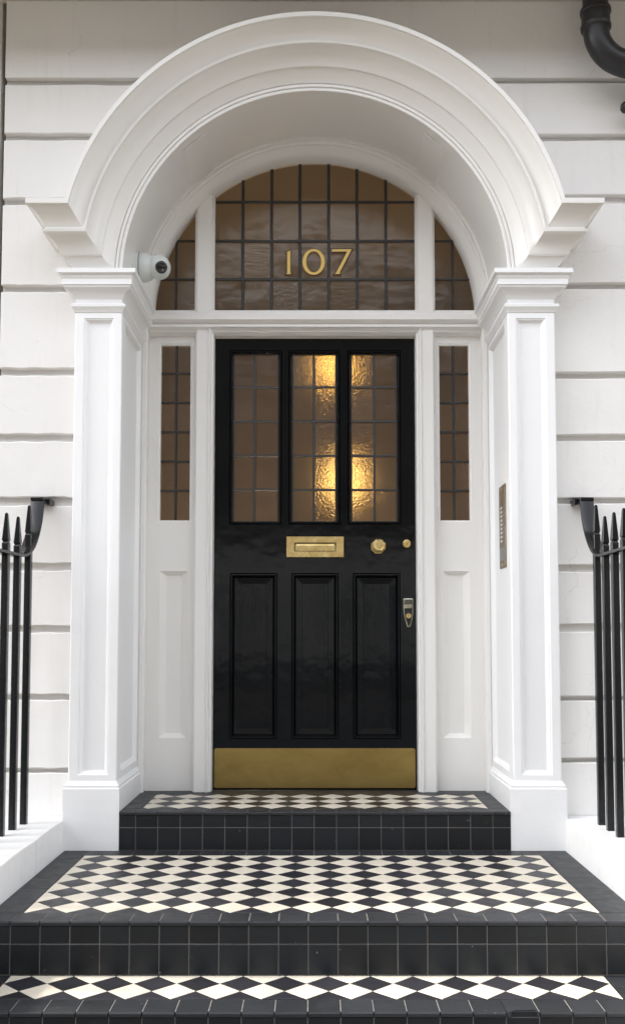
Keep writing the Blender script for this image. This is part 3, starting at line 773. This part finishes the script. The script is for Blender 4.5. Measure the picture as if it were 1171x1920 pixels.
# top step
gT = grid(-.7915, .7915, .2677 - 20 * .0902, .0902)
nosing(4.087, 4.165, Z_TOP, gT, top)
riser(4.0905, [(Z_LAND + .001, .7325), (.7325, Z_TOP - .013)], gT, top)
grout_strip(4.0932, Z_LAND, Z_TOP - .003, -.7915, .7915, top)
grout_flat(-.7915, .7915, 4.095, 4.164, Z_TOP - .0012, top)
diamonds(-.711, .714, 4.167, 4.545, .714 - 11 * D, 4.167 + D / 2, Z_TOP, top)
gB = grid(-.7915, .7915, .10, .15)
for a, b_ in zip(gB, gB[1:]): tile_obj('border_tile', rect(a, b_, 4.547, 4.668), Z_TOP, 'border_tile', top, gap=.0008)
for x0, x1 in ((-.7915, -.7125), (.7155, .7915)):
    for y0, y1 in ((4.166, 4.292), (4.292, 4.419), (4.419, 4.546)): tile_obj('border_tile', rect(x0, x1, y0, y1), Z_TOP, 'border_tile', top, gap=.0008)
# landing
gL = grid(-XC + .001, XC - .001, .0701 - 20 * T)
nosing(3.0745, 3.170, Z_LAND, gL, land)
riser(3.0785, [(Z_LOW + .001, .5725), (.5725, Z_LAND - .013)], gL, land)
grout_strip(3.0812, Z_LOW, Z_LAND - .003, -XC + .001, XC - .001, land)
grout_flat(-XC + .001, XC - .001, 3.083, 3.169, Z_LAND - .0012, land)
FX0, FX1 = -.9075, .8885
diamonds(FX0, FX1, 3.172, 3.999, FX0 + .5 * (FX1 - FX0 - 14 * D), 3.172 + D / 2, Z_LAND, land)
gK = [x for x in grid(FX0, FX1, .2677 - 20 * .0902, .0902)]
for a, b_ in zip(gK, gK[1:]): tile_obj('back_border_tile', rect(a, b_, 4.001, 4.0895), Z_LAND, 'border_tile', land, gap=.0012)
grout_flat(FX0, FX1, 4.001, 4.0895, Z_LAND - .0012, land)
for x0, x1 in ((-XC + .001, FX0 - .002), (FX1 + .002, XC - .001)):
    y = 3.172
    while y < 4.08:
        y1 = min(y + .153, 4.0895); tile_obj('border_tile', rect(x0, x1, y, y1), Z_LAND, 'border_tile', land, gap=.0006); y = y1
# lower step
nosing(2.779, 2.880, Z_LOW, gL, low, (.52, .60))
riser(2.783, [(.321, .4125), (.4125, Z_LOW - .013)], gL, low)
grout_strip(2.7857, .32, Z_LOW - .003, -XC + .001, XC - .001, low)
grout_flat(-XC + .001, .515, 2.79, 2.879, Z_LOW - .0012, low); grout_flat(.605, XC - .001, 2.79, 2.879, Z_LOW - .0012, low)
diamonds(-.9155, .8685, 2.882, 3.0775, .1033 - 8 * D, 2.882 + D / 2, Z_LOW, low)
for x0, x1 in ((-XC + .001, -.917), (.870, XC - .001)):
    for y0, y1 in ((2.882, 2.98), (2.98, 3.0775)): tile_obj('border_tile', rect(x0, x1, y0, y1), Z_LOW, 'border_tile', low, gap=.0012)

# ------------------------------------------------------------------ low walls beside the steps
ZW = .765
for s in (-1, 1):
    bm = NB(); y0, y1 = 1.9, 4.178; n = 18; rows = []
    for k in range(n + 1):
        y = y0 + (y1 - y0) * k / n; j = .0015 * math.sin(k * 1.7) + rng.uniform(-.001, .001)
        xi = 1.0115 + j if y < 4.08 else 1.0275
        zt = ZW + .0012 * math.sin(k * 2.1)
        pts = [(xi + .006, 0), (xi, zt - .008), (xi + .003, zt - .002), (xi + .009, zt), (1.331, zt + .002), (1.335, zt - .004), (1.335, 0)]
        rows.append([bm.verts.new((s * a, y, z)) for a, z in pts])
    for r0, r1 in zip(rows, rows[1:]):
        for k in range(6): bm.faces.new([r0[k], r0[k + 1], r1[k + 1], r1[k]])
    bm.faces.new(rows[0]); bm.faces.new(rows[-1])
    tag(obj('low_wall', bm, 'plinth', smooth=35), f'low white rendered wall carrying the black railing on the {"left" if s < 0 else "right"} of the steps', 'wall', 'low walls flanking the steps')

# ------------------------------------------------------------------ railings
def make_bar(parent, x, y, z0, znotch, ztip):
    b = NB(); w = .0132
    prof = [(w, z0), (w, znotch - .006), (w * .8, znotch - .001), (w * .8, znotch + .001), (w * 1.02, znotch + .008), (w * .46, ztip - .012), (w * .40, ztip - .004), (w * .15, ztip)]
    rows = []
    for r, z in prof:
        c = r * .22
        rows.append([b.verts.new((x + px, y + py, z)) for px, py in ((-r, -r + c), (-r + c, -r), (r - c, -r), (r, -r + c), (r, r - c), (r - c, r), (-r + c, r), (-r, r - c))])
    for r0, r1 in zip(rows, rows[1:]):
        for k in range(8): b.faces.new([r0[k], r0[(k + 1) % 8], r1[(k + 1) % 8], r1[k]])
    b.faces.new(rows[0]); b.faces.new(rows[-1])
    return obj('bar', b, 'iron', parent)
for s, X, ys in ((-1, -1.146, 3.985), (1, 1.1235, 3.970)):
    r = tag(empty('railing', (X, 3.4, ZW)), f'black iron spear topped railing on the low wall {"left" if s < 0 else "right"} of the steps', 'railing', 'black railings beside the steps')
    step = .119
    for k in range(13):
        y = ys - k * step
        make_bar(r, X - (.07 * (ys - y) if s < 0 else 0), y, ZW, 1.915 if k == 0 else 1.859, 2.030 if k == 0 else 1.970)
    # flat handrail: springs from the wall, swoops down, then runs level through the bars
    cen = [(4.106, 2.072), (4.094, 2.03), (4.080, 1.988), (4.060, 1.950), (4.036, 1.916), (4.008, 1.886), (3.975, 1.858), (3.940, 1.838), (3.905, 1.825), (3.870, 1.819), (3.83, 1.817), (3.6, 1.817), (3.2, 1.817), (2.5, 1.817)]
    def cr(pp, m=4):      # Catmull-Rom through the control points
        o = []
        for i in range(len(pp) - 1):
            a, b_, c, d = [Vector(pp[min(max(i + q, 0), len(pp) - 1)]) for q in (-1, 0, 1, 2)]
            for q in range(m):
                u = q / m; o.append(tuple(.5 * ((2 * b_) + (c - a) * u + (2 * a - 5 * b_ + 4 * c - d) * u * u + (3 * b_ - a - 3 * c + d) * u ** 3)))
        return o + [tuple(pp[-1])]
    cen = cr(cen)
    hw, th = .0285, .0055; bm = NB(); rows = []
    for k, (y, z) in enumerate(cen):
        p0 = Vector(cen[max(k - 1, 0)]); p1 = Vector(cen[min(k + 1, len(cen) - 1)]); d = (p1 - p0).normalized(); nn = Vector((-d.y, d.x))
        q = [(y + nn.x * th, z + nn.y * th), (y - nn.x * th, z - nn.y * th)]
        c = .002
        XX = X - (.07 * max(3.985 - y, 0) if s < 0 else 0)
        rows.append([bm.verts.new((XX + a, *b_)) for a, b_ in ((-hw + c, q[0]), (hw - c, q[0]), (hw, ((q[0][0] * .8 + q[1][0] * .2), (q[0][1] * .8 + q[1][1] * .2))), (hw, ((q[0][0] * .2 + q[1][0] * .8), (q[0][1] * .2 + q[1][1] * .8))), (hw - c, q[1]), (-hw + c, q[1]), (-hw, ((q[0][0] * .2 + q[1][0] * .8), (q[0][1] * .2 + q[1][1] * .8))), (-hw, ((q[0][0] * .8 + q[1][0] * .2), (q[0][1] * .8 + q[1][1] * .2))))])
    for r0, r1 in zip(rows, rows[1:]):
        for k in range(8): bm.faces.new([r0[k], r0[(k + 1) % 8], r1[(k + 1) % 8], r1[k]])
    bm.faces.new(rows[0]); bm.faces.new(rows[-1])
    obj('handrail', bm, 'iron', r, smooth=50)
    bm = NB(); xa = sorted((X - .028, X + .028)); box(bm, xa[0], xa[1], 4.094, 4.20, 2.064, 2.078, .002)
    xl = sorted((X - s * .028, X - s * .046)); box(bm, xl[0], xl[1], 4.130, 4.20, 2.052, 2.078, .003)
    obj('wall_bracket', bm, 'iron', r)

# ------------------------------------------------------------------ soil pipe and small pipe end, top right
dp = tag(empty('drainpipe', (1.18, 4.07, 4.1)), 'black cast drainpipe with collared elbow on the wall at top right', 'pipe')
px, py, pr = 1.184, 4.055, .0535
bm = NB(); tube(bm, [(px, py, 4.265), (px, py, 4.10)], pr, 28); obj('pipe_shaft', bm, 'pipe', dp, smooth=40)
bm = NB()
lathe(bm, [(pr, 4.055), (pr + .009, 4.062), (pr + .0105, 4.074), (pr + .006, 4.080), (pr + .0055, 4.128), (pr + .0105, 4.132), (pr + .0105, 4.146), (pr, 4.150)], (px, py, 0), (0, 0, 1), 32); obj('collar', bm, 'pipe', dp, smooth=30)
pts = [(px, py, 4.11)]; R = .155
for k in range(13):
    a = math.radians(74 * k / 12); pts.append((px + R * (1 - math.cos(a)), py, 4.062 - R * math.sin(a)))
ex, ez = pts[-1][0], pts[-1][2]; dx, dz = math.sin(math.radians(74)), -math.cos(math.radians(74))
pts += [(ex + dx * .3, py, ez + dz * .3), (ex + dx * 1.2, py, ez + dz * 1.2)]
bm = NB(); tube(bm, pts, pr, 28); obj('elbow', bm, 'pipe', dp, smooth=40)
vp = tag(empty('vent_pipe', (1.305, 4.12, 3.75)), 'stub end of a thin black pipe below the drainpipe at the right edge', 'pipe')
bm = NB(); tube(bm, [(1.301, 4.11, 3.752), (1.312, 4.11, 3.752), (1.6, 4.11, 3.752)], [.014, .024, .024], 16); obj('pipe_stub', bm, 'pipe', vp, smooth=50)
bm = NB(); tube(bm, [(1.36, 4.11, 3.752), (1.36, 4.183, 3.752)], .012, 10); obj('pipe_bracket', bm, 'pipe', vp)

# ------------------------------------------------------------------ security camera on the left of the arch
cz0 = 3.142; cx0 = -.797; cy0 = 4.34
sc = tag(empty('security_camera', (cx0, cy0, cz0)), 'white dome security camera with black lens fixed inside the left of the arch', 'camera')
bm = NB(); lathe(bm, [(.060, 0), (.064, .002), (.064, .030), (.0635, .032)], (cx0 - .010, cy0, cz0), (1, 0, 0), 36); obj('mounting_base', bm, 'plastic', sc, smooth=35)
bm = NB(); lathe(bm, [(.0648, 0), (.0648, .0016)], (cx0 + .0215, cy0, cz0), (1, 0, 0), 36); obj('seam', bm, 'darkseam', sc)
bm = NB(); lathe(bm, [(.063, 0), (.064, .002), (.0635, .024), (.060, .036), (.052, .050), (.047, .056), (.0, .056)], (cx0 + .0235, cy0, cz0), (1, 0, 0), 36); obj('housing', bm, 'plastic', sc, smooth=35)
aim = Vector((.42, -.86, -.30)).normalized(); bc = Vector((cx0 + .104, cy0 - .010, cz0 - .003))
bm = NB(); prof = [(0.0001, -.052)] + [(.052 * math.cos(math.radians(a)), .052 * math.sin(math.radians(a))) for a in range(-80, 61, 10)] + [(.0265, .0465), (.0255, .0445)]
lathe(bm, prof, bc, aim, 36); obj('eyeball', bm, 'plastic', sc, smooth=50)
bm = NB(); lathe(bm, [(.0275, .0440), (.0265, .0485), (.020, .0510), (0.0001, .0525)], bc, aim, 32); obj('lens_cover', bm, 'lens', sc, smooth=60)
sidev = aim.cross(Vector((0, 0, 1))).normalized(); upv = sidev.cross(aim)
bm = NB(); lathe(bm, [(.0055, .0505), (.005, .0528), (0.0001, .0530)], bc - upv * .012 - sidev * .006, aim, 16); obj('sensor', bm, 'grille', sc)
# ball collar ring
bm = NB(); lathe(bm, [(.0515, .004), (.0535, .006), (.0535, .010), (.0505, .013)], bc, aim, 36); obj('collar_ring', bm, 'plastic', sc, smooth=40)

# ------------------------------------------------------------------ entry phone on the right reveal
xr = XI + .0175
ip = tag(empty('intercom_panel', (xr, 4.352, 1.985)), 'tall bronze entry phone panel with a column of call buttons inside the right pilaster', 'intercom')
bm = NB(); box(bm, xr - .006, xr + .001, 4.286, 4.419, 1.804, 2.167, .0012); obj('face_plate', bm, 'bronze', ip)
for k in range(9):
    z = 2.068 - k * .0183
    bm = NB(); box(bm, xr - .0085, xr - .0055, 4.345, 4.378, z - .005, z + .005, .0008); obj('call_button', bm, 'button', ip)
    bm = NB(); box(bm, xr - .0068, xr - .0058, 4.300, 4.335, z - .005, z + .005); obj('name_slot', bm, 'grille', ip)
bm = NB(); box(bm, xr - .0072, xr - .0058, 4.296, 4.410, 1.838, 1.892); obj('speaker_grille', bm, 'grille', ip)
bm = NB(); lathe(bm, [(.005, 0), (.004, -.003), (0.0001, -.003)], (xr - .0058, 4.352, 1.818), (1, 0, 0), 10); obj('screw', bm, 'brass', ip)
bm = NB(); lathe(bm, [(.005, 0), (.004, -.003), (0.0001, -.003)], (xr - .0058, 4.352, 2.150), (1, 0, 0), 10); obj('screw', bm, 'brass', ip)
bm = NB(); box(bm, xr - .0070, xr - .0058, 4.310, 4.395, 2.095, 2.135); obj('speech_slots', bm, 'bronze', ip)

# ------------------------------------------------------------------ terrace across the street (seen only as reflections)
opp = tag(empty('opposite_terrace', (0, -18.2, 0)), 'brown brick terrace across the street mirrored faintly in the black gloss door', 'building')
bm = NB(); box(bm, -45, 45, -24, -18.2, -.1, 12.5); obj('wall', bm, 'opposite', opp)
bm = NB(); box(bm, -45, 45, -18.195, -18.06, .9, 4.0); obj('reflected_pale_storey', bm, 'palestucco', opp)  # unseen pale band added to lighten the reflection in the upper door
bm = NB(); box(bm, -45, 45, -18.195, -17.9, -.1, .897); obj('plinth', bm, 'asphalt', opp)  # unseen dark base added to keep the lower door's reflection dark
bm0 = None
for i in (-4.65, -3.65, -2.65, -1.65, -.65, .35, 1.35, 2.35, 3.35, 4.35):
    for zz in (1.3, 4.4, 7.6, 10.2):
        if bm0 is None:
            b = NB(); box(b, -.55, .55, -.02, .02, 0, 1.9); o = obj('window', b, 'window', opp); bm0 = o.data
            o.location = (i * 3.1, -18.05 if zz < 2 else -18.19, zz); o.matrix_parent_inverse = Matrix.Translation((0, 18.2, 0))
        else: link_mesh('window', bm0, opp, (i * 3.1, -18.05 if zz < 2 else -18.19, zz))
